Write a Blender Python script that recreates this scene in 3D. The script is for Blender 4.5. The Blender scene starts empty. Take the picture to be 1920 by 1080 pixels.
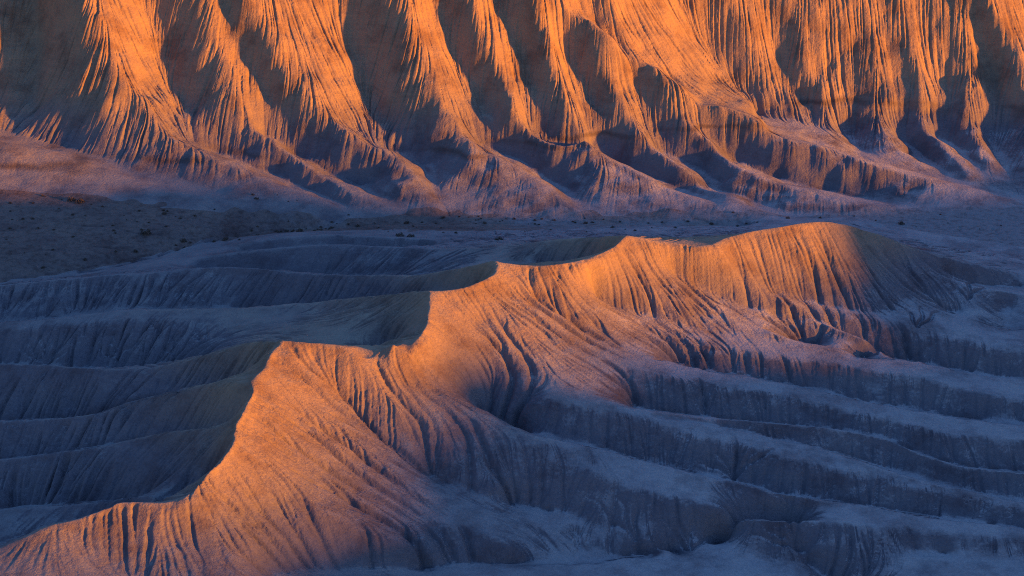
import bpy, math, random
import numpy as np
R = math.radians
C = bpy.context.scene.collection
scn = bpy.context.scene

# ------------------------------------------------------------------ camera
CAM_H = 120.0
PITCH = R(19.0)
TH, TV = 0.2657, 0.2657 * 9 / 16
cam_d = bpy.data.cameras.new('camera')
cam = bpy.data.objects.new('camera', cam_d)
C.objects.link(cam)
cam.location = (0, 0, CAM_H)
cam.rotation_euler = (math.pi / 2 - PITCH, 0, 0)
cam_d.sensor_width = 36
cam_d.lens = 18 / TH
cam_d.clip_end = 20000
scn.camera = cam

# ------------------------------------------------------------------ light
SUN_EL, SUN_AZ = 4.6, 27.0          # azimuth: degrees from +X towards the camera side (-Y)
w = bpy.data.worlds.new('World')
scn.world = w
w.use_nodes = True
nt = w.node_tree
sky = nt.nodes.new('ShaderNodeTexSky')
sky.sky_type = 'NISHITA'
sky.sun_disc = False
sky.sun_elevation = R(SUN_EL)
sky.sun_rotation = R(90 + SUN_AZ)
sky.air_density = 2.0
sky.dust_density = 0.3
sky.ozone_density = 5.0
bg = nt.nodes['Background']
bg.inputs['Strength'].default_value = 0.15
tint = nt.nodes.new('ShaderNodeMix'); tint.data_type = 'RGBA'; tint.blend_type = 'MULTIPLY'
tint.inputs[0].default_value = 1.0; tint.inputs[7].default_value = (0.91, 0.87, 1.18, 1)   # clear, deep blue evening sky
nt.links.new(sky.outputs[0], tint.inputs[6]); nt.links.new(tint.outputs[2], bg.inputs[0])
sd = bpy.data.lights.new('sun', 'SUN')
sun = bpy.data.objects.new('sun', sd)
C.objects.link(sun)
sd.energy = 3.7
sd.angle = R(1.8)
sd.color = (1.0, 0.325, 0.006)
sdir = np.array([math.cos(R(SUN_EL)) * math.cos(R(SUN_AZ)), -math.cos(R(SUN_EL)) * math.sin(R(SUN_AZ)), math.sin(R(SUN_EL))])
from mathutils import Vector
sun.rotation_euler = Vector(sdir).to_track_quat('Z', 'Y').to_euler()
sun.location = (200, 200, 150)
scn.view_settings.view_transform = 'Standard'
scn.view_settings.look = 'None'
scn.view_settings.exposure = 1.85
scn.view_settings.gamma = 1
scn.cycles.use_denoising = False
scn.cycles.filter_width = 1.0
scn.render.filter_size = 1.0
scn.cycles.use_adaptive_sampling = False
scn.cycles.max_bounces = 5

# ------------------------------------------------------------------ survey: sight lines -> ground points
cp, sp = math.cos(PITCH), math.sin(PITCH)
def ray(u, v):
    a = (u - 960) / 960 * TH
    b = -(v - 540) / 540 * TV
    return np.array([a, cp + b * sp, -sp + b * cp])
def at(u, v, z):
    d = ray(u, v)
    t = (z - CAM_H) / d[2]
    return (d[0] * t, d[1] * t, z)

PS = [-60, -20, 0, 8, 16, 24, 32, 40, 48, 56, 70, 90, 140]
PZ = [3.0, 3.2, 4.2, 6.2, 8.8, 12.4, 17.0, 23.0, 30.0, 38.0, 52, 68, 84]
def at_mesa(u, v, yf, dz=0.0):
    d = ray(u, v)
    lo, hi = 250.0, 620.0
    for _ in range(40):
        m = (lo + hi) / 2
        t = m / d[1]
        if CAM_H + d[2] * t > np.interp(m - yf, PS, PZ) + dz: lo = m
        else: hi = m
    t = lo / d[1]
    return (d[0] * t, lo, CAM_H + d[2] * t)

LINES = []
def L(*p):                      # absolute heights
    LINES.append([at(*q) for q in p])
def G(*p):                      # gully floors
    LINES.append([at(u, v, z - 1.3) for u, v, z in p])
def F(start, *segs):            # down a slope from a crest point: (u, v, fall per metre)
    p = at(*start); ln = [p]
    for u, v, sl in segs:
        z = p[2]
        for _ in range(30):
            q = at(u, v, z)
            z = 0.5 * z + 0.5 * (p[2] - sl * math.hypot(q[0] - p[0], q[1] - p[1]))
        p = at(u, v, z); ln.append(p)
    LINES.append(ln)
    return ln
def LM(pts, yf0, yf1=None, dz=0.0):     # on the mesa profile; foot distance from top to bottom of the line
    yf1 = yf0 if yf1 is None else yf1
    n = len(pts)
    LINES.append([at_mesa(u, v, yf0 + (yf1 - yf0) * i / max(1, n - 1), dz) for i, (u, v) in enumerate(pts)])

# --- near ridge: crest
L((-260,1150,9),(-120,1075,10),(0,1020,11.5),(90,990,13),(185,962,14),(215,943,14.6),(280,944,14.6),(320,951,14.3),
  (355,935,15),(385,908,16),(412,870,17),(430,838,17.8),(436,805,18.3),(455,765,18.9),(462,720,19.4),(490,694,19.9),(505,660,20.4),
  (515,632,20.8),(580,641,20.4),(650,647,19.9),(668,658,19.2),(695,675,17.4),(722,650,19.2),(740,640,19.9),(770,656,18.7),
  (797,632,18.8),(806,600,19.2),(796,545,20.2),(840,545,20.0),(885,535,20.0),(935,514,20.2),(930,500,20.6),(917,487,21.0),(970,498,20.4),
  (1000,502,20.1),(1055,498,20.0),(1105,490,20.0),(1150,468,20.6),(1172,440,21.4),(1205,446,21),(1260,460,19.8),(1330,467,19),
  (1360,450,19.6),(1405,437,20),(1500,418,20.6),(1560,414,20.4),(1625,430,18.4),(1710,460,14.5),(1810,490,10.5),(1920,517,7.5),(2060,545,5.5))
SP = []
def S(side, crest, brk=None, dmax=7.0):
    """a spur: its crest, the break where its near face steepens, queued so that the gully behind can be found"""
    L(*crest)
    if brk: L(*brk)
    SP.append((side, crest, brk, dmax))
def ta(v): return math.tan(PITCH + math.atan((v - 540) / 540 * TV))
def gullies(side, slope):
    """spurs come near to far; between two of them the ground drops to a floor hidden behind the nearer crest"""
    sp_ = [t for t in SP if t[0] == side]
    for k, (_, cr, _, dmax) in enumerate(sp_):
        run = []
        us = [p[0] for p in cr]
        flip = us[-1] < us[0]
        c = cr[::-1] if flip else cr
        cu = [p[0] for p in c]
        for u in np.arange(cu[0], cu[-1] + 1, 20.0):
            vc = np.interp(u, cu, [p[1] for p in c]); zc = np.interp(u, cu, [p[2] for p in c])
            best = None
            for _, c2, b2, _ in sp_[k + 1:]:
                q = b2 or c2
                q = sorted(q)
                if not (q[0][0] <= u <= q[-1][0]): continue
                v2 = np.interp(u, [p[0] for p in q], [p[1] for p in q]); z2 = np.interp(u, [p[0] for p in q], [p[2] for p in q])
                if v2 < vc - 6: best = (v2, z2); break
            pt = None
            if best:
                v2, z2 = best
                vb = vc + 4
                d2 = (CAM_H - z2) / ta(v2)
                dg = (CAM_H - z2 + slope * d2) / (slope + ta(vb)); zg = CAM_H - dg * ta(vb)
                dl = zc - zg
                if dl > 0.5: pt = (u, vb, max(zg, zc - dmax))
            if pt is not None: run.append(pt)
            else:
                if len(run) > 1: L(*run)
                run = []
        if len(run) > 1: L(*run)
# --- left hand spurs
MAINL = [(-260,1150,9),(-120,1075,10),(0,1020,11.5),(90,990,13),(185,962,14),(215,943,14.6),(280,944,14.6),(320,951,14.3),(355,935,15),(385,908,16),(412,870,17),(430,838,17.8),(436,805,18.3)]
SP.append(('l', MAINL, None, 6))
S('l',[(300,925,12.0),(260,928,11.2),(200,938,9.5),(100,947,8.2),(0,955,7.6),(-150,965,7)])
S('l',[(436,805,18.3),(400,797,16.2),(300,812,13.0),(240,826,11.2),(200,835,10.2),(100,850,9.0),(0,862,8.2),(-150,870,7.6)])
SP.append(('l', [(440,790,18.4),(455,765,18.9),(462,720,19.4)], None, 6))
S('l',[(462,716,19.4),(375,718,16.4),(320,732,14.2),(280,742,12.8),(225,762,11.2),(190,778,10.3),(100,786,9.3),(0,790,8.7),(-150,792,8)])
SP.append(('l', [(470,700,19.4),(500,660,20.4),(515,632,20.8),(580,641,20.4),(650,647,19.9),(695,673,18.0),(740,642,19.2)], None, 6))
S('l',[(515,632,20.8),(435,641,17.7),(370,670,14.6),(300,686,12.5),(240,695,11.4),(175,691,10.9),(100,683,10.4),(0,682,9.8),(-150,680,9)])
S('l',[(796,545,20.2),(700,556,16.4),(600,566,13.4),(490,576,11.8),(430,578,11.2),(250,580,10.2),(175,586,9.8),(60,601,8.9),(0,605,8.6),(-150,612,8)],
      [(760,570,18.2),(700,574,15.8),(600,582,12.9),(490,592,11.2),(350,600,10.2),(175,610,9.2),(0,624,8.0),(-150,632,7)])
SP.append(('l', [(796,545,20.2),(840,545,20.0),(885,535,20.0),(935,514,20.2)], None, 9))
S('l',[(917,487,21.0),(825,511,16.2),(750,516,13.4),(600,514,10.8),(500,506,9.8),(425,499,8.8),(350,503,7.6),(200,518,6.5),(50,528,5.7),(-100,540,5)])
SP.append(('l', [(930,500,20.4),(970,498,20.4),(1055,498,20.0),(1105,490,20.0),(1150,468,20.6)], None, 9))
S('l',[(1172,440,21.4),(1080,446,15.8),(950,461,12.2),(850,466,10.4),(750,464,9.0),(625,458,7.8),(525,462,6.8),(440,472,5.4),(370,484,4.2)])
S('l',[(800,450,6.0),(700,443,6.0),(625,440,5.8),(525,445,5.0),(450,458,3.8)])
gullies('l', 0.6)
G((1300,450,12),(1230,440,8),(1100,432,5.4))
# --- right hand spurs
L((1330,1032,-0.8),(1480,1024,-1.3))
L((480,1076,7.0),(560,1069,5.4),(650,1067,4.1),(750,1064,3.1),(850,1060,2.5),(960,1056,1.9),(1100,1052,1.1),(1200,1048,0.7),(1270,1041,0.2))
F((436,805,18.3),(520,890,.6),(620,965,.54),(720,1015,.44),(850,1042,.3))
F((480,700,19.8),(560,800,.55),(680,905,.48),(800,975,.32),(950,1015,.14))
F((580,641,20.4),(650,740,.58),(740,840,.5),(840,905,.36),(950,942,.2))
F((670,660,19.2),(730,740,.6),(800,800,.5),(850,835,.42),(885,868,.34),(945,908,.24))
F((320,951,14.3),(420,1000,.46),(560,1044,.5))
F((215,943,14.6),(300,1000,.36),(420,1062,.34))
F((90,990,13),(200,1060,.3),(300,1130,.3))
L((750,1080,2.9),(960,1066,2.6),(1100,1046,2.0),(1310,1042,1.6),(1490,1060,1.1),(1600,1120,0))
L((1500,1045,0.6),(1560,1090,-0.8),(1620,1140,-1.5))
S('r',[(1485,1028,2.2),(1610,1033,2.2),(1760,1042,2.0),(1920,1050,1.6),(2100,1060,1)])
S('r',[(950,942,4.2),(1060,971,3.4),(1160,1001,2.7),(1270,1036,2.0)], dmax=5)
S('r',[(740,642,19.2),(790,690,15.6),(825,732,13.4),(880,755,12.2),(925,785,10.8),(960,797,10.2),(1010,818,9.5),(1080,833,8.8),(1160,847,8.1),
  (1260,877,7.0),(1375,905,5.9),(1435,925,5.3),(1560,938,4.6),(1710,965,3.9),(1810,978,3.6),(1920,992,3.2),(2100,1020,2.6)],
  [(900,790,11.2),(960,815,9.8),(1080,880,7.4),(1135,900,6.9),(1210,925,6.2),(1300,945,5.5),(1460,970,4.6),(1610,986,4.0),(1760,999,3.5),(1920,1016,2.9),(2100,1045,2)])
S('r',[(1240,782,8.6),(1330,796,7.8),(1420,812,7.2),(1510,832,6.6),(1610,862,5.7),(1710,890,4.9),(1810,918,4.1),(1920,940,3.6),(2100,960,3.0)],
  [(1000,745,10.6),(1100,765,9.6),(1180,778,9.0),(1260,800,8.0),(1350,830,7.0),(1430,850,6.4),(1520,870,5.7),(1620,895,4.8),(1720,918,4.1),(1920,956,3.3),(2100,980,2.8)])
S('r',[(900,600,16),(1000,690,11.8),(1100,740,9.9),(1200,766,9.0),(1275,776,8.5),(1350,786,7.9),(1450,793,7.3),(1550,802,6.6),(1625,814,6.0),(1685,829,5.4),(1710,842,5.0),(1810,877,3.8),(1920,888,3.3),(2100,900,2.7)], dmax=5)
S('r',[(1010,560,16.4),(1100,620,12.6),(1200,660,10.2),(1310,692,8.9),(1400,706,8.2),(1460,717,7.7),(1585,747,6.6),(1710,767,5.8),(1810,786,5.1),(1920,797,4.6),(2100,815,3.8)],
  [(1180,690,10.0),(1300,716,8.7),(1380,728,7.9),(1460,742,7.2),(1560,764,6.3),(1700,798,5.2),(1800,820,4.4),(1920,830,4.0),(2100,840,3.2)])
S('r',[(1110,555,13.9),(1200,595,11.4),(1300,618,9.9),(1390,633,8.9),(1475,639,8.3),(1590,666,7.2),(1675,674,6.7),(1760,687,6.1),(1860,706,5.4),(1920,710,5.2),(2100,725,4.3)],
  [(1260,648,9.2),(1370,660,8.3),(1485,680,7.3),(1560,688,6.9),(1660,700,6.3),(1760,720,5.6),(1850,742,5.0),(1920,755,4.6),(2100,770,3.8)])
S('r',[(1270,515,15.0),(1340,555,11.8),(1440,585,9.8),(1500,597,9.0),(1560,612,8.3),(1620,636,7.3),(1660,658,6.5)], [(1440,622,9.3),(1500,640,8.5),(1560,652,7.8),(1620,663,7.0)], dmax=1.2)
S('r',[(1330,467,19),(1380,510,15),(1435,543,12.2),(1510,566,10.4),(1610,584,9.1),(1740,605,7.8),(1835,628,7.0),(1920,648,6.2),(2100,680,5.2)],
  [(1460,565,11.4),(1520,588,9.5),(1600,600,8.5),(1720,622,7.3),(1830,646,6.4),(1920,668,5.6),(2100,700,4.6)], dmax=3.5)
gullies('r', 0.6)
# S8 - shaded fan and low spurs at right
L((1560,414,20.4),(1590,470,16.2),(1630,520,12.6),(1680,560,9.8),(1740,588,8.0),(1800,606,7.0))
L((1710,460,14.5),(1750,510,10.8),(1800,535,9.2),(1920,552,7.8),(2100,580,6))
L((1760,500,10),(1820,530,7.4),(1920,544,6.0))
L((1700,500,12),(1730,550,8.8),(1790,590,6.2))
L((1830,560,7.8),(1850,590,6.6),(1870,612,5.6)); L((1890,575,6.4),(1900,620,4.8))
# valley floor behind the ridge
L((1740,462,3.6),(1840,470,3.6),(1980,480,3.6)); L((1650,425,3.4),(1750,430,3.6),(1900,440,4)); L((1450,405,3.0),(1600,405,3.6),(1900,415,4.2))
L((900,425,2.8),(1100,420,2.8),(1400,425,3.0)); L((560,432,2.3),(760,420,2.6),(950,408,3.0),(1200,408,3.2))
# wash
L((-150,545,0.9),(0,532,1.2),(150,511,1.4),(250,492,1.6),(330,471,1.8),(420,446,2.0),(560,428,2.2),(650,418,2.4))
# fan at left
L((-150,480,4),(0,470,4.2),(120,475,3.4),(220,478,2.8)); L((-150,400,6.2),(0,400,6.2),(150,410,5.4),(320,430,4.2),(420,432,3.0))
L((-150,352,8.6),(0,352,8.4),(150,368,7.2),(300,385,5.8),(450,398,4.6),(560,412,3.4))
L((-150,240,14.5),(0,264,12.8),(60,280,12),(150,305,10.4),(230,338,8.6),(330,363,7.0),(450,384,5.6),(600,407,4.2))
L((-150,310,10.2),(0,300,10.8),(100,330,9.2),(200,360,7.6))
L((-150,225,13.0),(60,262,10.8),(200,300,8.8),(300,335,7.2),(400,362,6.0))

# --- mesa ribs (crest lines from the rim to the foot)
RIBS = [
 ([(-330,-150),(-250,0),(-190,120),(-120,190),(-40,235)], 392, 400),
 ([(-60,-150),(-30,0),(0,90),(20,160),(40,215)], 398, 404),
 ([(100,-150),(150,0),(200,100),(250,170),(310,235),(360,272),(425,300),(500,330),(575,360),(650,402)], 386, 381),
 ([(330,-150),(375,-20),(415,90),(435,170),(475,235),(525,272),(562,300),(650,345),(745,388)], 391, 384),
 ([(400,-150),(450,0),(500,70),(545,128),(600,200),(645,236),(700,270),(785,318),(812,385)], 386, 384),
 ([(720,-150),(765,0),(785,90),(810,170),(850,228),(900,275),(960,303),(1010,325),(1055,360),(1085,392)], 388, 383),
 ([(840,-150),(885,0),(925,110),(950,180),(985,240),(1035,275),(1100,300),(1180,330),(1290,366),(1340,388)], 388, 384),
 ([(950,-150),(1000,20),(1050,140),(1090,235),(1140,280),(1190,310),(1260,348),(1400,385),(1450,400)], 388, 380),
 ([(1010,-150),(1050,-20),(1090,75),(1160,165),(1200,240),(1240,272),(1262,300),(1330,335),(1400,368)], 388, 384),
 ([(1110,-150),(1170,60),(1230,150),(1275,212),(1330,265),(1390,308),(1460,340),(1610,372),(1700,388)], 390, 384),
 ([(960,-150),(1060,0),(1160,65),(1240,120),(1310,175),(1400,220),(1460,245),(1520,265),(1610,295),(1760,335),(1835,352),(1920,375),(2100,400)], 384, 388),
 ([(1330,-150),(1370,0),(1410,90),(1440,170),(1470,235)], 404, 408),
 ([(1450,-150),(1480,0),(1500,100),(1540,190),(1580,250),(1610,290)], 404, 408),
 ([(1570,-150),(1600,0),(1640,100),(1670,220),(1700,280),(1765,332)], 405, 404),
 ([(1640,-150),(1690,30),(1730,200),(1770,270),(1835,345)], 405, 400),
 ([(1770,-150),(1775,0),(1800,120),(1840,260),(1890,345)], 405, 402),
 ([(1740,-150),(1850,0),(1900,70),(1930,180),(1990,290),(2080,370)], 398, 398),
 ([(1940,-150),(2000,0),(2060,120),(2120,250),(2200,370)], 400, 400),
]
for p, a, b in RIBS: LM(p, a, b)
# gullies between them
GUL = [
 ([(-160,-150),(-110,0),(-60,110),(-10,185),(30,225),(75,250)], 408, 404),
 ([(30,-150),(60,0),(75,110),(70,180),(66,225),(90,262)], 410, 402),
 ([(240,-150),(270,0),(300,90),(320,170),(345,225),(385,270),(450,298),(560,340),(640,375)], 402, 392),
 ([(385,-150),(415,-20),(460,90),(500,180),(545,225),(570,265),(575,290),(640,318),(720,345)], 396, 391),
 ([(590,-150),(640,0),(665,100),(690,180),(735,235),(765,280),(800,310),(835,350),(850,385)], 402, 394),
 ([(800,-150),(830,0),(855,90),(885,160),(925,235),(975,275),(1045,298),(1080,330),(1120,385)], 399, 392),
 ([(910,-150),(950,20),(985,120),(1020,200),(1065,262),(1110,285),(1180,318),(1270,352)], 397, 391),
 ([(1000,-150),(1030,20),(1080,120),(1130,210),(1165,262),(1200,292),(1250,330),(1330,362)], 397, 391),
 ([(1060,-150),(1110,20),(1170,120),(1215,190),(1250,240),(1300,285),(1340,318),(1440,352)], 397, 391),
 ([(1110,-60),(1200,95),(1260,150),(1320,215),(1345,268),(1385,292),(1440,312),(1540,345),(1640,365)], 397, 391),
 ([(1250,-150),(1290,0),(1330,90),(1370,150),(1420,205),(1465,235)], 411.5, 413),
 ([(1400,-150),(1430,0),(1460,100),(1500,190),(1535,245),(1560,262)], 411.5, 413),
 ([(1520,-150),(1550,0),(1580,100),(1620,200),(1650,260),(1690,300)], 410, 409),
 ([(1610,-150),(1650,30),(1690,150),(1715,230),(1750,290),(1800,335)], 410, 407),
 ([(1710,-150),(1730,30),(1765,150),(1790,240),(1825,300),(1860,342)], 410, 407),
 ([(1800,-150),(1820,30),(1860,150),(1895,240),(1920,300),(1950,340)], 409, 407),
 ([(1870,-150),(1930,20),(1990,150),(2040,240),(2100,340)], 408, 406),
]
for p, a, b in GUL:
    MG = 1.2 if p[0][0] > 1200 else -0.2
    q = [t for t in p if t[1] <= 245]
    ln = []
    for i, (u, v) in enumerate(q):
        yf = a + (b - a) * i / (len(p) - 1) - MG
        ln.append(at_mesa(u, v, yf - 5.0 * np.clip((140 - v) / 200, 0, 1)))
    LINES.append(ln)
for k, (p, a, b) in enumerate(RIBS):
    n = len(p); q = []
    for i in range(n):
        if p[i][1] < 200: continue
        x, y, z = at_mesa(p[i][0] + 3, p[i][1] + 1.5, a + (b - a) * i / (n - 1))
        q.append(at(p[i][0] + 4, p[i][1] + 2, z - (2.6 * min(1, (p[i][1] - 170) / 120) if i < n - 1 else 0.6)))
    if len(q) > 1: LINES.append(q)

# ------------------------------------------------------------------ height field
X0, X1, Y0, Y1 = -150.0, 170.0, 195.0, 480.0
def base(x, y):
    m = np.interp(y - 398.0, PS, PZ)
    return m

def bilin(a, fx, fy):
    ny, nx = a.shape
    fx = np.clip(fx, 0, nx - 1.001); fy = np.clip(fy, 0, ny - 1.001)
    ix = fx.astype(np.int32); iy = fy.astype(np.int32)
    tx = (fx - ix).astype(np.float32); ty = (fy - iy).astype(np.float32)
    f = a.ravel(); k = iy * nx + ix
    return (f[k] * (1 - tx) + f[k + 1] * tx) * (1 - ty) + (f[k + nx] * (1 - tx) + f[k + nx + 1] * tx) * ty

def resize(a, ny, nx):
    gy, gx = np.meshgrid(np.linspace(0, a.shape[0] - 1, ny), np.linspace(0, a.shape[1] - 1, nx), indexing='ij')
    return bilin(a, gx, gy)

def blur(a, s):
    r = int(math.ceil(s * 3))
    if r < 1: return a
    k = np.exp(-np.arange(-r, r + 1) ** 2 / (2 * s * s)); k /= k.sum()
    p = np.pad(a, ((r, r), (0, 0)), mode='edge')
    o = sum(k[i] * p[i:i + a.shape[0]] for i in range(2 * r + 1))
    p = np.pad(o, ((0, 0), (r, r)), mode='edge')
    return sum(k[i] * p[:, i:i + a.shape[1]] for i in range(2 * r + 1)).astype(np.float32)

def solve():
    h = None
    for c, its in ((8, 200), (4, 250), (2, 300), (1, 350), (0.5, 250)):
        nx = int((X1 - X0) / c) + 1; ny = int((Y1 - Y0) / c) + 1
        acc = np.zeros((ny, nx)); cnt = np.zeros((ny, nx))
        for ln in LINES:
            for (xa, ya, za), (xb, yb, zb) in zip(ln[:-1], ln[1:]):
                n = int(math.hypot(xb - xa, yb - ya) / c * 1.5) + 2
                t = np.linspace(0, 1, n)
                ix = np.rint((xa + (xb - xa) * t - X0) / c).astype(int)
                iy = np.rint((ya + (yb - ya) * t - Y0) / c).astype(int)
                z = za + (zb - za) * t
                ok = (ix >= 0) & (ix < nx) & (iy >= 0) & (iy < ny)
                np.add.at(acc, (iy[ok], ix[ok]), z[ok]); np.add.at(cnt, (iy[ok], ix[ok]), 1)
        fixed = cnt > 0
        val = np.where(fixed, acc / np.maximum(cnt, 1), 0)
        if h is None:
            yy = np.linspace(Y0, Y1, ny)[:, None]
            h = np.broadcast_to(base(0, yy), (ny, nx)).copy()
        else:
            h = resize(h, ny, nx).astype(np.float64)
        yy = np.linspace(Y0, Y1, ny)
        h[-1] = base(0, yy[-1])
        h[fixed] = val[fixed]
        free = ~fixed
        for _ in range(its):
            p = np.pad(h, 1, mode='edge')
            q = (p[:-2, 1:-1] + p[2:, 1:-1] + p[1:-1, :-2] + p[1:-1, 2:]) * 0.25
            q[-1] = h[-1]
            h = np.where(free, q, h)
    return h.astype(np.float32)

CELL = 0.5
import time; T0 = time.time()
H = solve()
_yy = np.linspace(Y0, Y1, H.shape[0])[:, None]
_f = np.clip((_yy - 375) / 14, 0, 1).astype(np.float32)
_l = np.clip((11 - H) / 4, 0, 1).astype(np.float32)
H = (blur(H, 1.0) * (1 - _l) + blur(H, 0.9) * _l) * (1 - _f) + blur(H, 3.0) * _f
print('macro', H.shape, time.time() - T0)
rng = np.random.default_rng(7)
def fnoise(ny, nx, cells, seed):            # smooth value noise, 'cells' grid cells per feature
    r = np.random.default_rng(seed)
    a = r.standard_normal((int(ny / cells) + 4, int(nx / cells) + 4)).astype(np.float32)
    gy, gx = np.meshgrid(np.arange(ny) / cells + 1, np.arange(nx) / cells + 1, indexing='ij')
    fx = gx - np.floor(gx); fy = gy - np.floor(gy)
    gx = np.floor(gx) + fx * fx * (3 - 2 * fx); gy = np.floor(gy) + fy * fy * (3 - 2 * fy)
    return bilin(a, gx, gy)

def soft_mask(x, y):                        # the alluvial fan at the left is smooth: hardly any rills
    top = 389 + (-40 - x) * 0.35
    a = 1 / (1 + np.exp(-(y - top) / 1.5)); b = 1 / (1 + np.exp((y - 347) / 3.0)); c = 1 / (1 + np.exp(-(x + 32) / 4.0))
    return np.clip(a + b + c, 0.12, 1).astype(np.float32)
def apron(h, y):                            # long smooth toes below the far slopes
    f = np.clip((y - 372) / 10, 0, 1)
    return (1 - f) * np.clip((h - 3.0) / 6.0 + 2.0 * lee_(h), 0.85, 1) + f * np.clip((h - 6.5) / 6.0, 0.3, 1)
def lee_(h):
    X_, Y_ = coords(h)
    return lee(X_, Y_)
_cx = np.array(LINES[0])
def lee(x, y):                              # the side of the near ridge away from the sun
    yc = np.interp(x, _cx[:, 0], _cx[:, 1])
    return np.clip((y - yc - 1) / 4, 0, 1) * np.clip((372 - y) / 10, 0, 1)
def coords(h):
    ny, nx = h.shape
    return np.meshgrid(np.linspace(X0, X1, nx, dtype=np.float32), np.linspace(Y0, Y1, ny, dtype=np.float32))

def erode(h, cell, iters, steps, dens, k, smooth, refill, seed, boost=0.0):
    ny, nx = h.shape
    r = np.random.default_rng(seed)
    XX, YY = coords(h)
    inview = np.flatnonzero((np.abs(XX) < 0.285 * YY + 8).ravel())
    n = int(len(inview) * dens)
    sm = soft_mask(XX, YY) * apron(h, YY)
    for it in range(iters):
        hs = blur(h, smooth)
        gy, gx = np.gradient(hs, cell)
        g = np.sqrt(gx * gx + gy * gy)
        slope = np.minimum(g, 1.2)
        by_, bx_ = np.gradient(blur(resize(blur(h[::4, ::4], 1.4 / cell), ny, nx), 2.0), cell)
        fr = 0.72 * np.clip((YY - 375) / 12, 0, 1)
        dx = gx * (1 - fr) + bx_ * fr; dy = gy * (1 - fr) + by_ * fr
        gd = np.sqrt(dx * dx + dy * dy)
        ux = (-dx / (gd + 1e-4)).ravel().astype(np.float32); uy = (-dy / (gd + 1e-4)).ravel().astype(np.float32)
        st = inview[r.integers(0, len(inview), n)]
        px = (st % nx + r.random(n)).astype(np.float32); py = (st // nx + r.random(n)).astype(np.float32)
        A = np.zeros(ny * nx, np.float32)
        for s in range(steps):
            kk = py.astype(np.int32) * nx + px.astype(np.int32)
            A += np.bincount(kk, minlength=ny * nx)
            j = r.random(n, dtype=np.float32) * 0.5 - 0.25
            vx, vy = ux[kk], uy[kk]
            px += vx - j * vy; py += vy + j * vx
            np.clip(px, 1, nx - 2, out=px); np.clip(py, 1, ny - 2, out=py)
        A = blur(A.reshape(ny, nx), 0.6) / dens
        inc = k * np.sqrt(np.minimum(A, 400)) * slope
        inc = inc * np.clip((g - 0.10) / 0.25, 0, 1) * sm * (1 + boost * np.clip((YY - 375) / 12, 0, 1))
        h = h - inc + blur(inc, refill)
    return h.astype(np.float32)

def streaks(h, dx, dy, grain, n, seed):     # noise drawn out along the fall line: parallel rills
    r = np.random.default_rng(seed)
    ny, nx = h.shape
    XX, YY = coords(h)
    ns = blur(r.standard_normal(h.shape).astype(np.float32), grain)
    ns = (ns / ns.std()).ravel()
    idx = np.flatnonzero((np.abs(XX) < 0.285 * YY + 6).ravel())
    gd = np.sqrt(dx * dx + dy * dy) + 1e-4
    ux = (dx / gd).ravel(); uy = (dy / gd).ravel()
    acc = ns[idx].copy()
    for sg in (1.0, -1.0):
        px = (idx % nx).astype(np.float32); py = (idx // nx).astype(np.float32)
        kk = idx.copy()
        for _ in range(n):
            px += sg * ux[kk]; py += sg * uy[kk]
            np.clip(px, 0, nx - 1, out=px); np.clip(py, 0, ny - 1, out=py)
            kk = np.rint(py).astype(np.int32) * nx + np.rint(px).astype(np.int32)
            acc += ns[kk]
    out = np.zeros(ny * nx, np.float32)
    out[idx] = acc / acc.std()
    return out.reshape(ny, nx)
# resistant beds: small ledges where they crop out on the far slopes
c1 = 0.32
H = resize(H, int((Y1 - Y0) / c1) + 1, int((X1 - X0) / c1) + 1)
XX, YY = coords(H)
# crests and gullies wander a little
wx = 1.3 * fnoise(*H.shape, 26, 51) + 0.35 * fnoise(*H.shape, 9, 52); wy = 1.1 * fnoise(*H.shape, 26, 53) + 0.3 * fnoise(*H.shape, 9, 54)
H = bilin(H, (XX - X0) / c1 + wx * (1 + np.clip((YY - 375) / 12, 0, 1)), (YY - Y0) / c1 + wy)
far = np.clip((YY - 375) / 12, 0, 1)
gy, gx = np.gradient(blur(H, 3), c1)
steep = np.clip((np.sqrt(gx * gx + gy * gy) - 0.08) / 0.35, 0, 1)
H = H + (0.30 * fnoise(*H.shape, 26, 1) + 0.25 * fnoise(*H.shape, 11, 2)) * (0.38 + 0.62 * far) * steep + (0.03 * fnoise(*H.shape, 4, 3) + 0.015 * rng.standard_normal(H.shape)) * (0.2 + steep * (0.5 + far))
sx, sy = np.gradient(resize(blur(H[::4, ::4], 5.0), *H.shape), c1)[::-1]
fr = 0.25 + 0.6 * far
ddx = gx * (1 - fr) + sx * fr; ddy = gy * (1 - fr) + sy * fr
f1 = streaks(H, ddx, ddy, 2.4, 42, 61); f2 = streaks(H, ddx, ddy, 1.2, 26, 62)
sm_ = soft_mask(XX, YY) * apron(H, YY)
H = H - sm_ * steep * (np.maximum(f1 - 0.1, 0) * (0.13 - 0.06 * far) + np.maximum(f2 - 0.2, 0) * (0.11 - 0.04 * far))
def ledge(h, zs, a, wd, fall):
    d = h - zs
    return h + a * np.tanh(d / wd) * np.exp(-(d / fall) ** 2)
zs = np.clip(11.4 + 0.058 * XX, 10.0, 15.2) + 0.5 * fnoise(*H.shape, 60, 5)
ex = np.clip(0.5 + 1.2 * fnoise(*H.shape, 40, 6), 0, 1)
H = ledge(H, zs, (0.5 + 0.5 * np.clip((XX - 30) / 15, 0, 1)) * far * ex, 0.30, 3.0)
H = H.astype(np.float32)
H = erode(H, c1, 6, 120, 0.5, 0.007, 1.4, 6.0, 11, -0.6)
H = erode(H, c1, 6, 100, 0.5, 0.007, 1.0, 5.0, 13, -0.6)
print('erosion 1', time.time() - T0)
c2 = 0.14
H = resize(H, int((Y1 - Y0) / c2) + 1, int((X1 - X0) / c2) + 1)
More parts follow.
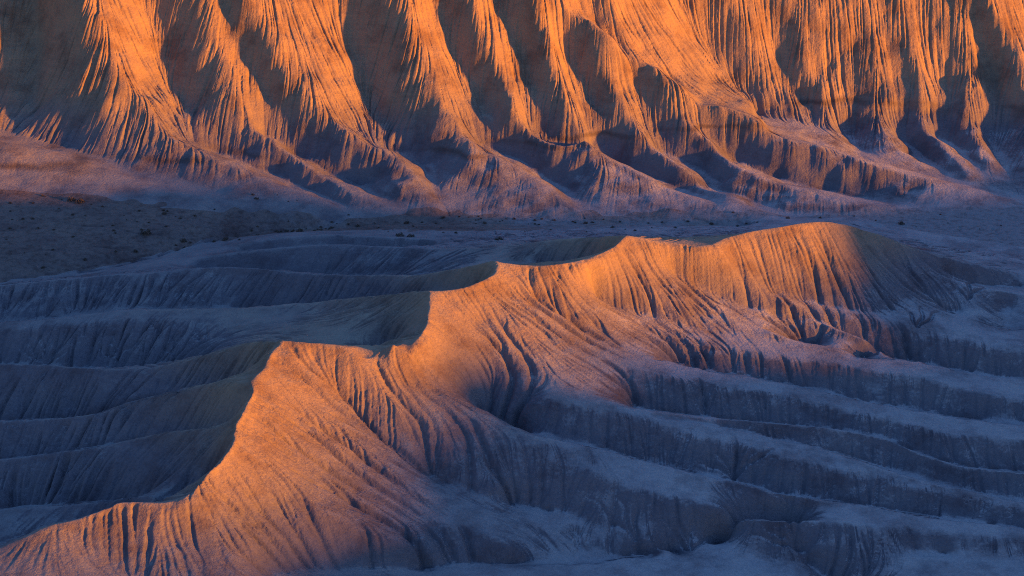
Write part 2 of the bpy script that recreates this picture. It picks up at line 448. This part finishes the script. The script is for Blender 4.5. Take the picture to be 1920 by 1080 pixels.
H = H.astype(np.float32)
XX, YY = coords(H)
hs = blur(H, 4)
gy, gx = np.gradient(hs, c2)
g = np.sqrt(gx * gx + gy * gy)
steep = np.clip((g - 0.10) / 0.35, 0, 1)
by_, bx_ = np.gradient(resize(blur(H[::8, ::8], 5.0), *H.shape), c2)
fr = 0.7 * np.clip((YY - 375) / 12, 0, 1)
gx = gx * (1 - fr) + bx_ * fr; gy = gy * (1 - fr) + by_ * fr
g = np.sqrt(gx * gx + gy * gy)
def carve(foot, tips, depth, wd):
    ny, nx = H.shape
    def w2(u, v):
        x, y, z = at(u, v, 6)
        for _ in range(12):
            i = int(np.clip((y - Y0) / c2, 0, ny - 1)); j = int(np.clip((x - X0) / c2, 0, nx - 1))
            x, y, z = at(u, v, 0.5 * z + 0.5 * float(H[i, j]))
        return np.array([(x - X0) / c2, (y - Y0) / c2])
    p0 = w2(*foot); r = np.random.default_rng(int(foot[0]) + 500)
    cut = {}
    for tp in tips:
        p1 = w2(*tp); n = int(np.hypot(*(p1 - p0))) + 2
        t = np.linspace(0, 1, n)[:, None]
        nrm = np.array([-(p1 - p0)[1], (p1 - p0)[0]]) / n
        q = p0 + (p1 - p0) * t + nrm * (np.sin(t * r.uniform(3, 6) + r.uniform(0, 6)) * n * 0.06 * t * (1 - t) * 4 + np.cumsum(r.normal(0, .25, (n, 1)), 0) * 0.5)
        for k in range(n):
            d_ = depth * (1 - 0.75 * t[k, 0]); x, y = q[k]
            for jj in range(int(x) - 4, int(x) + 6):
                for ii in range(int(y) - 4, int(y) + 6):
                    if 0 <= ii < ny and 0 <= jj < nx:
                        a_ = d_ * math.exp(-((jj - x) ** 2 + (ii - y) ** 2) / (2 * wd * wd))
                        if a_ > cut.get((ii, jj), 0): cut[(ii, jj)] = a_
    for (ii, jj), a_ in cut.items(): H[ii, jj] -= a_
carve((85,676), [(38,655),(52,640),(75,626),(97,621),(120,632),(138,650)], .45, 1.5)
carve((222,668), [(185,650),(198,628),(216,612),(240,618),(262,632),(252,600)], .5, 1.5)
carve((326,664), [(308,642),(322,622),(342,640)], .4, 1.4); carve((382,645), [(368,622),(386,612),(398,628)], .4, 1.4)
carve((1375,893), [(1318,868),(1342,848),(1380,843),(1412,848),(1446,842),(1408,868)], .6, 1.7)
carve((1490,1026), [(1430,985),(1462,962),(1500,972),(1412,1004)], .5, 1.6)
carve((1296,1030), [(1236,962),(1268,942),(1300,950),(1334,962)], .5, 1.6)
carve((1190,1010), [(1120,940),(1160,932),(1196,945)], .4, 1.5)
carve((1720,612), [(1700,580),(1725,575),(1760,585)], .5, 1.5); carve((1815,560), [(1790,535),(1820,528),(1850,540)], .5, 1.5)
wash = [(-100,545),(0,530),(80,521),(150,509),(215,498),(250,490),(300,479),(330,468),(385,452),(440,442),(520,432),(640,424)]
for p_, q_ in zip(wash[:-1], wash[1:]): carve(p_, [q_], .5, 2.2); carve((p_[0] + 6, p_[1] - 7), [(q_[0] - 4, q_[1] - 5)], .3, 1.5)
for p_, q_ in (((300,440),(180,425)),((180,425),(60,405)),((420,436),(330,414)),((250,462),(120,468)),((120,468),(0,474)),((540,425),(430,408)),((700,432),(860,424)),((900,417),(1060,424)),((1090,412),(1230,420)),((1300,410),(1450,416)),((1600,420),(1660,438)),((1800,425),(1815,452)),((1860,428),(1890,455))):
    carve(p_, [q_], .3, 1.5)
s1 = streaks(H, gx, gy, 1.0, 26, 41); s2 = streaks(H, gx, gy, 2.2, 40, 42)
patch = np.clip(0.8 + 0.4 * fnoise(*H.shape, 70, 43), 0.4, 1.3) * soft_mask(XX, YY) * apron(H, YY) * (1 + 1.0 * lee(XX, YY) + 0.15 * np.clip((YY - 375) / 12, 0, 1))
H = H - steep * patch * (0.15 * np.maximum(s1 - 0.1, 0) + 0.16 * np.maximum(s2 - 0.2, 0))
H = H.astype(np.float32)
print('streaks', time.time() - T0)
H = erode(H, c2, 3, 60, 0.35, 0.0045, 0.8, 5.0, 12, -0.35)
print('erosion 2', H.shape, time.time() - T0)
H = blur(H, 0.34)
_f2 = (0.55 * np.clip((coords(H)[1] - 372) / 10, 0, 1)).astype(np.float32)
H = H * (1 - _f2) + blur(H, 3.2) * _f2
_g = streaks(H, gx, gy, 0.9, 46, 77); _g2 = streaks(H, gx, gy, 1.8, 70, 78)
_XX, _YY = coords(H)
_w = np.clip((_YY - 372) / 10, 0, 1) * steep * apron(H, _YY) * soft_mask(_XX, _YY)
H = H - (_w * (0.20 * np.maximum(_g - 0.5, 0) + 0.34 * np.maximum(_g2 - 0.7, 0))).astype(np.float32)
H = blur(H, 0.3)
print(H.dtype)

def mesh_from_grid(name, h, cell, x0, y0, mat):
    ny, nx = h.shape
    gx, gy = np.meshgrid(x0 + np.arange(nx) * cell, y0 + np.arange(ny) * cell)
    co = np.stack([gx, gy, h], -1).astype(np.float32).reshape(-1)
    i = (np.arange(ny - 1)[:, None] * nx + np.arange(nx - 1)[None]).ravel()
    q = np.stack([i, i + 1, i + 1 + nx, i + nx], -1).astype(np.int32)
    me = bpy.data.meshes.new(name)
    me.vertices.add(nx * ny); me.vertices.foreach_set('co', co)
    me.loops.add(q.size); me.loops.foreach_set('vertex_index', q.ravel())
    me.polygons.add(len(q)); me.polygons.foreach_set('loop_start', np.arange(len(q), dtype=np.int32) * 4)
    me.polygons.foreach_set('use_smooth', np.ones(len(q), bool))
    me.update(calc_edges=True)
    o = bpy.data.objects.new(name, me); C.objects.link(o)
    me.materials.append(mat); o['kind'] = 'structure'
    return o
def N(nt, t, **kw):
    n = nt.nodes.new(t)
    for k, v in kw.items():
        if k in n.inputs: n.inputs[k].default_value = v
        else: setattr(n, k, v)
    return n
def ramp(nt, fac, stops):
    n = nt.nodes.new('ShaderNodeValToRGB'); e = n.color_ramp.elements
    while len(e) < len(stops): e.new(0.5)
    for el, (p, c) in zip(e, stops): el.position = p; el.color = (*c, 1)
    nt.links.new(fac, n.inputs[0]); return n.outputs[0]
def math_(nt, op, a, b=None):
    n = nt.nodes.new('ShaderNodeMath'); n.operation = op
    for i, x in enumerate((a, b)):
        if x is None: continue
        if isinstance(x, (int, float)): n.inputs[i].default_value = x
        else: nt.links.new(x, n.inputs[i])
    return n.outputs[0]
def mix(nt, fac, a, b, mode='MIX'):
    n = nt.nodes.new('ShaderNodeMix'); n.data_type = 'RGBA'; n.blend_type = mode
    for k, x in ((0, fac), (6, a), (7, b)):
        if isinstance(x, (int, float)): n.inputs[k].default_value = x
        elif isinstance(x, tuple): n.inputs[k].default_value = (*x, 1)
        else: nt.links.new(x, n.inputs[k])
    return n.outputs[2]
def shale(name, base_stops, crust, grain=1.0):
    m = bpy.data.materials.new(name); m.use_nodes = True
    nt = m.node_tree; lk = nt.links.new
    b = nt.nodes['Principled BSDF']; b.inputs['Roughness'].default_value = 0.95
    b.inputs['Specular IOR Level'].default_value = 0.15
    geo = N(nt, 'ShaderNodeNewGeometry'); sep = N(nt, 'ShaderNodeSeparateXYZ'); lk(geo.outputs['Position'], sep.inputs[0])
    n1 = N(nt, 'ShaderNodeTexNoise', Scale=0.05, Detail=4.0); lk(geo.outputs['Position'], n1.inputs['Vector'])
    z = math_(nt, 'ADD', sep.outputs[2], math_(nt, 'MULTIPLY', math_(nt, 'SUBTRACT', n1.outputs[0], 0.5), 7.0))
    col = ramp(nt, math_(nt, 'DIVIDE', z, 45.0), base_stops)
    # thin beds
    cz = N(nt, 'ShaderNodeCombineXYZ'); lk(math_(nt, 'MULTIPLY', z, 1.3), cz.inputs[2])
    nb = N(nt, 'ShaderNodeTexNoise', Scale=1.0, Detail=5.0, Roughness=0.7); lk(cz.outputs[0], nb.inputs['Vector'])
    col = mix(nt, 0.35, col, ramp(nt, nb.outputs[0], [(0.3, (.62, .60, .64)), (0.5, (1, 1, 1)), (0.7, (1.25, 1.2, 1.12))]), 'MULTIPLY')
    # pale crust patches on flats; also paints sky light on tops, shade on slopes
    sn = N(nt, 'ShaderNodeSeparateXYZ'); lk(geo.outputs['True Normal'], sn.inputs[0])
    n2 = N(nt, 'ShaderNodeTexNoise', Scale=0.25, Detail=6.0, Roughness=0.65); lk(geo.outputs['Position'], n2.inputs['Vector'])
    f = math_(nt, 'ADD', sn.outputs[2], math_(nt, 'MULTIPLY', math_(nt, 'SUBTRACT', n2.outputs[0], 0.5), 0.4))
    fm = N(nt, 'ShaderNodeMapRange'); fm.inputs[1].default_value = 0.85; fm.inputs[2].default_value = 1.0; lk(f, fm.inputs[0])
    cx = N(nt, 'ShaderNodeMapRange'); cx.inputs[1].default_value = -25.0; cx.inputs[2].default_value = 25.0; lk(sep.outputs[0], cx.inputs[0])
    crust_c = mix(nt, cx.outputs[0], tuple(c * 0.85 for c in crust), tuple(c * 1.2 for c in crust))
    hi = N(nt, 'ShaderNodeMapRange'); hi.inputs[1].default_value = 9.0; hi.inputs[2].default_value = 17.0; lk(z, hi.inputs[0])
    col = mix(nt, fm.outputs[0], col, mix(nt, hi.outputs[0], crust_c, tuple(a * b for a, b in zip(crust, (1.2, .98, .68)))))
    # stained and paler patches
    n7 = N(nt, 'ShaderNodeTexNoise', Scale=0.11, Detail=7.0, Roughness=0.68); lk(geo.outputs['Position'], n7.inputs['Vector'])
    col = mix(nt, 0.75, col, ramp(nt, n7.outputs[0], [(0.36, (.62, .55, .56)), (0.5, (1, 1, 1)), (0.64, (1.18, 1.16, 1.1))]), 'MULTIPLY')
    # one dark hard bed that crops out along the far slopes
    zs = math_(nt, 'MINIMUM', math_(nt, 'MAXIMUM', math_(nt, 'ADD', math_(nt, 'MULTIPLY', sep.outputs[0], 0.058), 11.4), 10.0), 15.2)
    n6 = N(nt, 'ShaderNodeTexNoise', Scale=0.12, Detail=5.0); lk(geo.outputs['Position'], n6.inputs['Vector'])
    dz = math_(nt, 'ABSOLUTE', math_(nt, 'ADD', math_(nt, 'SUBTRACT', sep.outputs[2], zs), math_(nt, 'MULTIPLY', math_(nt, 'SUBTRACT', n6.outputs[0], 0.5), 3.0)))
    bed = N(nt, 'ShaderNodeMapRange'); bed.inputs[1].default_value = 0.75; bed.inputs[2].default_value = 0.15; lk(dz, bed.inputs[0])
    fy = N(nt, 'ShaderNodeMapRange'); fy.inputs[1].default_value = 376; fy.inputs[2].default_value = 386; lk(sep.outputs[1], fy.inputs[0])
    pt = N(nt, 'ShaderNodeMapRange'); pt.inputs[1].default_value = 0.44; pt.inputs[2].default_value = 0.62; lk(n1.outputs[0], pt.inputs[0])
    col = mix(nt, math_(nt, 'MULTIPLY', math_(nt, 'MULTIPLY', bed.outputs[0], fy.outputs[0]), math_(nt, 'MULTIPLY', pt.outputs[0], 0.6)), col, (.07, .05, .045))
    # grit
    n3 = N(nt, 'ShaderNodeTexNoise', Scale=2.4, Detail=5.0, Roughness=0.8); lk(geo.outputs['Position'], n3.inputs['Vector'])
    col = mix(nt, 0.45, col, ramp(nt, n3.outputs[0], [(0.3, (.6, .6, .61)), (0.5, (.98, .98, .98)), (0.7, (1.35, 1.33, 1.3))]), 'MULTIPLY')
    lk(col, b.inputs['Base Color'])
    n4 = N(nt, 'ShaderNodeTexNoise', Scale=3.0, Detail=4.0, Roughness=0.75); lk(geo.outputs['Position'], n4.inputs['Vector'])
    n5 = N(nt, 'ShaderNodeTexNoise', Scale=1.3, Detail=3.0, Roughness=0.6); lk(geo.outputs['Position'], n5.inputs['Vector'])
    bp = N(nt, 'ShaderNodeBump', Strength=0.7 * grain, Distance=0.2); lk(math_(nt, 'ADD', n4.outputs[0], math_(nt, 'MULTIPLY', n5.outputs[0], 1.2)), bp.inputs['Height']); lk(bp.outputs[0], b.inputs['Normal'])
    return m
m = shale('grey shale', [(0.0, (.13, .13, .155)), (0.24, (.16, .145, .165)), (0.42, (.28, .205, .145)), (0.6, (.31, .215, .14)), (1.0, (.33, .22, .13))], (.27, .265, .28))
def floor_material():
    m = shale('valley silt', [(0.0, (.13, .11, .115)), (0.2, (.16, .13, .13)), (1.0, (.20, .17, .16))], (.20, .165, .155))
    nt = m.node_tree; b = nt.nodes['Principled BSDF']; lk = nt.links.new
    src = b.inputs['Base Color'].links[0].from_socket
    geo = N(nt, 'ShaderNodeNewGeometry')
    n = N(nt, 'ShaderNodeTexNoise', Scale=0.045, Detail=7.0, Roughness=0.62); lk(geo.outputs['Position'], n.inputs['Vector'])
    sx = N(nt, 'ShaderNodeSeparateXYZ'); lk(geo.outputs['Position'], sx.inputs[0])
    f = math_(nt, 'ADD', n.outputs[0], math_(nt, 'MULTIPLY', sx.outputs[0], 0.0028))
    mr = N(nt, 'ShaderNodeMapRange'); mr.inputs[1].default_value = 0.46; mr.inputs[2].default_value = 0.62; lk(f, mr.inputs[0])
    col = mix(nt, mr.outputs[0], src, (.24, .235, .25))
    n2 = N(nt, 'ShaderNodeTexNoise', Scale=0.8, Detail=4.0, Roughness=0.7); lk(geo.outputs['Position'], n2.inputs['Vector'])
    col = mix(nt, 0.7, col, ramp(nt, n2.outputs[0], [(0.35, (.55, .5, .48)), (0.5, (1, 1, 1)), (0.7, (1.2, 1.2, 1.2))]), 'MULTIPLY')
    lk(col, b.inputs['Base Color'])
    return m
mf = floor_material()
# one continuous surface, cut into the near ridge, the valley floor and the far slopes
WASH = np.array([at(u, v, z)[:2] for u, v, z in ((-400,556,1),(0,530,1.2),(150,509,1.4),(250,490,1.6),(330,468,1.8),(385,452,2),(470,440,3),(640,430,3.4),(820,438,3.6),(1000,436,4),(1250,430,3),(1420,423,3),(1600,412,3),(1760,440,3.6),(1920,462,4),(2300,500,4))])
FOOT = np.array([at(u, v, z)[:2] for u, v, z in ((-400,300,10),(0,352,8.2),(150,368,7),(300,386,5.6),(450,400,4.4),(640,408,3.8),(820,396,4),(1100,396,4),(1300,398,4),(1450,408,3.6),(1650,396,4),(1920,392,4.6),(2300,400,5))])
ny, nx = H.shape
gx_ = np.linspace(X0, X1, nx); gy_ = np.linspace(Y0, Y1, ny)
yw = np.interp(gx_, WASH[:, 0], WASH[:, 1]); yf_ = np.interp(gx_, FOOT[:, 0], FOOT[:, 1])
wob = 0.8 * fnoise(ny, nx, 22, 71)
cls = np.where(gy_[:, None] + wob < yw[None], 0, np.where(gy_[:, None] + wob < yf_[None], 1, 2)).astype(np.int8)
def sheet(name, k, mat):
    qm = cls[:-1, :-1] == k
    iy, ix = np.nonzero(qm)
    i = iy.astype(np.int64) * nx + ix
    q = np.stack([i, i + 1, i + 1 + nx, i + nx], -1)
    used = np.zeros(nx * ny, bool); used[q.ravel()] = True
    remap = np.cumsum(used) - 1
    vid = np.flatnonzero(used)
    co = np.stack([gx_[vid % nx], gy_[vid // nx], H.ravel()[vid]], -1).astype(np.float32)
    q = remap[q].astype(np.int32)
    me = bpy.data.meshes.new(name)
    me.vertices.add(len(vid)); me.vertices.foreach_set('co', co.ravel())
    me.loops.add(q.size); me.loops.foreach_set('vertex_index', q.ravel())
    me.polygons.add(len(q)); me.polygons.foreach_set('loop_start', np.arange(len(q), dtype=np.int32) * 4)
    me.polygons.foreach_set('use_smooth', np.ones(len(q), bool))
    me.update(calc_edges=True)
    o = bpy.data.objects.new(name, me); C.objects.link(o)
    me.materials.append(mat); o['kind'] = 'structure'
    return o
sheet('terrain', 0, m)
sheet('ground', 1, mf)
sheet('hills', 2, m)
def hz(x, y):
    i = int((y - Y0) / (Y1 - Y0) * (ny - 1)); j = int((x - X0) / (X1 - X0) * (nx - 1))
    return float(H[min(max(i, 0), ny - 1), min(max(j, 0), nx - 1)])

# ------------------------------------------------------------------ desert shrubs on the valley floor
def leaf_mat(name, c):
    m = bpy.data.materials.new(name); m.use_nodes = True
    b = m.node_tree.nodes['Principled BSDF']
    g = N(m.node_tree, 'ShaderNodeNewGeometry')
    n = N(m.node_tree, 'ShaderNodeTexNoise', Scale=9.0); m.node_tree.links.new(g.outputs['Position'], n.inputs['Vector'])
    col = ramp(m.node_tree, n.outputs[0], [(0.3, tuple(x * 0.6 for x in c)), (0.7, tuple(min(1, x * 1.5) for x in c))])
    m.node_tree.links.new(col, b.inputs['Base Color']); b.inputs['Roughness'].default_value = 0.9
    return m
LEAF = leaf_mat('sage leaves', (.085, .068, .055)); WOOD = leaf_mat('dry wood', (.09, .06, .045))
def shrub_mesh(seed, r, hgt):
    rr = random.Random(seed)
    V, F = [], []
    for _ in range(170):                    # leaf clumps through the crown's volume
        a = rr.random() * 6.283; e = rr.random() ** 0.6; q = rr.random()
        x, y = math.cos(a) * r * e, math.sin(a) * r * e * 0.85
        z = 0.12 * hgt + q * hgt * (1 - 0.75 * e * e) * (0.8 + 0.35 * math.sin(3 * a + seed))
        s_ = r * rr.uniform(.09, .2); k = len(V)
        n1 = Vector((rr.gauss(0, 1), rr.gauss(0, 1), rr.gauss(0, 1))).normalized(); n2 = n1.orthogonal().normalized()
        n3 = n1.cross(n2)
        V += [tuple(Vector((x, y, z)) + n2 * s_), tuple(Vector((x, y, z)) + n3 * s_ * .6), tuple(Vector((x, y, z)) - n2 * s_), tuple(Vector((x, y, z)) - n3 * s_ * .6)]
        F.append((k, k + 1, k + 2, k + 3))
    me = bpy.data.meshes.new('shrub_foliage'); me.from_pydata(V, [], F); me.materials.append(LEAF)
    V, F = [], []
    for _ in range(9):                      # woody stems
        a = rr.random() * 6.283; t = rr.uniform(.4, .8)
        tip = Vector((math.cos(a) * r * t, math.sin(a) * r * t, hgt * rr.uniform(.5, .8))); w_ = .03 * r
        k = len(V)
        for j in range(3):
            b = j * 2.094
            V.append((math.cos(b) * w_, math.sin(b) * w_, -.15))
        V.append(tuple(tip))
        F += [(k, k + 1, k + 3), (k + 1, k + 2, k + 3), (k + 2, k, k + 3)]
    mw = bpy.data.meshes.new('shrub_stem'); mw.from_pydata(V, [], F); mw.materials.append(WOOD)
    return me, mw
KINDS = [shrub_mesh(3, .55, .5), shrub_mesh(8, .8, .75), shrub_mesh(15, 1.1, .95)]
rs = random.Random(21)
def shrub(u, v, zg, kind, sc, label, group='dark shrubs on the valley floor'):
    x, y, _ = at(u, v, zg)
    for _ in range(6):                      # settle onto the ground along the sight line
        zz = hz(x, y); x, y, _ = at(u, v, zz)
    o = bpy.data.objects.new('desert_shrub', None); C.objects.link(o)
    o.empty_display_size = 0.3
    o.location = (x, y, hz(x, y) - 0.03); o.rotation_euler = (0, 0, rs.random() * 6.28); o.scale = (sc, sc, sc * rs.uniform(.85, 1.1))
    o['label'] = label; o['category'] = 'shrub'
    if group: o['group'] = group
    for nm, me in zip(('foliage', 'stem'), KINDS[kind]):
        c = bpy.data.objects.new(nm, me); C.objects.link(c); c.parent = o
NAMED = [
 (273,437,2,1.05,'largest dark round shrub on the pale slope left of the wash'),
 (150,381,2,1.0,'bushy dark shrub at the foot of the far left slope, right of its neighbour'),
 (134,378,2,.9,'dark shrub at the foot of the far left slope, next to a bushier one'),
 (345,459,1,1.0,'small dark shrub just above the bend of the dry wash'),
 (750,443,1,1.1,'dark shrub at the near edge of the valley floor, left of a matching one'),
 (770,444,1,1.0,'dark shrub at the near edge of the valley floor, right of a matching one'),
 (936,453,1,1.1,'lone dark shrub just behind the shaded hollow below the middle crest'),
 (1690,420,1,1.0,'dark shrub on the flat ground behind the right end of the ridge'),
]
for u, v, k, sc, lab in NAMED: shrub(u, v, 4, k, sc, lab, None)
spots = [(80,368),(170,383),(84,369),(236,414),(135,405),(190,425),(215,432),(60,410),(100,432),(310,398),(450,445),(395,441),(480,432),(520,436),
 (560,430),(740,430),(728,434),(790,404),(778,428),(700,412),(655,416),(830,404),(860,402),(876,399),(897,404),(940,398),(965,410),(1018,409),(910,421),
 (852,437),(980,433),(888,414),(935,415),(1003,421),(1040,414),(1075,404),(1100,418),(820,420),(1130,409),(1160,415),(1200,410),(1240,418),(1290,416),(1330,421),(1380,413),(1420,417),
 (1480,410),(1540,408),(1640,412),(1720,425),(1780,418),(1840,430),(1880,424),(1760,402),(1600,404),(705,428),(620,428),(670,424),(600,419),(765,418),(1030,432),(1150,428)]
for _ in range(70):
    u_ = rs.uniform(0, 620); spots.append((u_, rs.uniform(max(368, 372 + (u_ - 100) * .06), 505 - u_ * .125)))
for _ in range(35): spots.append((rs.uniform(560, 1420), rs.uniform(402, 436)))
for u, v in spots:
    shrub(u + rs.uniform(-4, 4), v + rs.uniform(-2, 2), 4, rs.choice((0, 0, 0, 1)), rs.uniform(.3, .8), 'one of the tiny dark shrubs dotted over the shaded valley floor')

# ------------------------------------------------------------------ off-frame ridge to the right, towards the low sun
bx = np.arange(0, 121); by = np.arange(0, 321)
GX, GY = np.meshgrid(bx * 2.0, by * 1.5)
yb = GY - 90.0
# the shade this ridge throws reaches up to height T at the ground point (x, y)
TGT = [(-62, 214, 7.0), (-45, 232, 7.5), (-28, 246, 8.2), (-16, 262, 13.5), (-8, 275, 14.5), (3, 287, 12.0), (28, 268, 10.3), (30, 300, 6.8), (45, 312, 5.2),
       (80, 300, 4.0), (46, 321, 7.5), (50, 324, 15), (55, 327, 20.5), (66, 330, 21), (76, 330, 18), (30, 374, 8), (0, 385, 3.8), (60, 390, 4.0), (80, 410, 5.0)]
ct, st_, tt = math.cos(R(SUN_AZ)), math.tan(R(SUN_AZ)), math.tan(R(SUN_EL))
TB = sorted((y + st_ * x, T + tt * (250 - x) / ct) for x, y, T in TGT)
bb = yb + 250 * st_
crest = np.interp(bb, [t[0] for t in TB], [t[1] for t in TB])
print([(round(a), round(b, 1)) for a, b in TB])
crest = crest + 0.6 * fnoise(321, 121, 9, 31)[:, 60:61]
dd = np.abs(GX - 100.0)
Hb = crest * np.clip(1 - dd / 100.0, 0, 1) ** 0.9 - 3 + 0.5 * fnoise(321, 121, 5, 32)
Hb[:, 50] = crest[:, 50] if crest.shape[1] > 1 else crest[:, 0]
me = mesh_from_grid('hills', Hb.astype(np.float32), 1.0, 0, 0, m)
co = np.stack([GX + 150.0, yb, Hb], -1).astype(np.float32).reshape(-1)
me.data.vertices.foreach_set('co', co); me.data.update()

# the plain around, out to the horizon, under the modelled ground
n_ = 161
g1 = np.sign(np.linspace(-1, 1, n_)) * np.abs(np.linspace(-1, 1, n_)) ** 2.2 * 6000
PX, PY = np.meshgrid(g1, g1 + 320)
pz = -5.0 + 0.6 * fnoise(n_, n_, 3, 91)
inside = (PX > X0 - 30) & (PX < X1 + 30) & (PY > Y0 - 30) & (PY < Y1 + 20)
pz = np.where(PY > Y1 + 10, np.minimum(84 + 6 * fnoise(n_, n_, 4, 92), 84) * np.clip((PY - Y1 - 10) / 10, 0, 1) - 2, pz)
pz = np.where(inside, -12, pz)
pl = mesh_from_grid('plain', pz.astype(np.float32), 1.0, 0, 0, mf)
pl.data.vertices.foreach_set('co', np.stack([PX, PY, pz], -1).astype(np.float32).reshape(-1)); pl.data.update()
print('built', time.time() - T0)
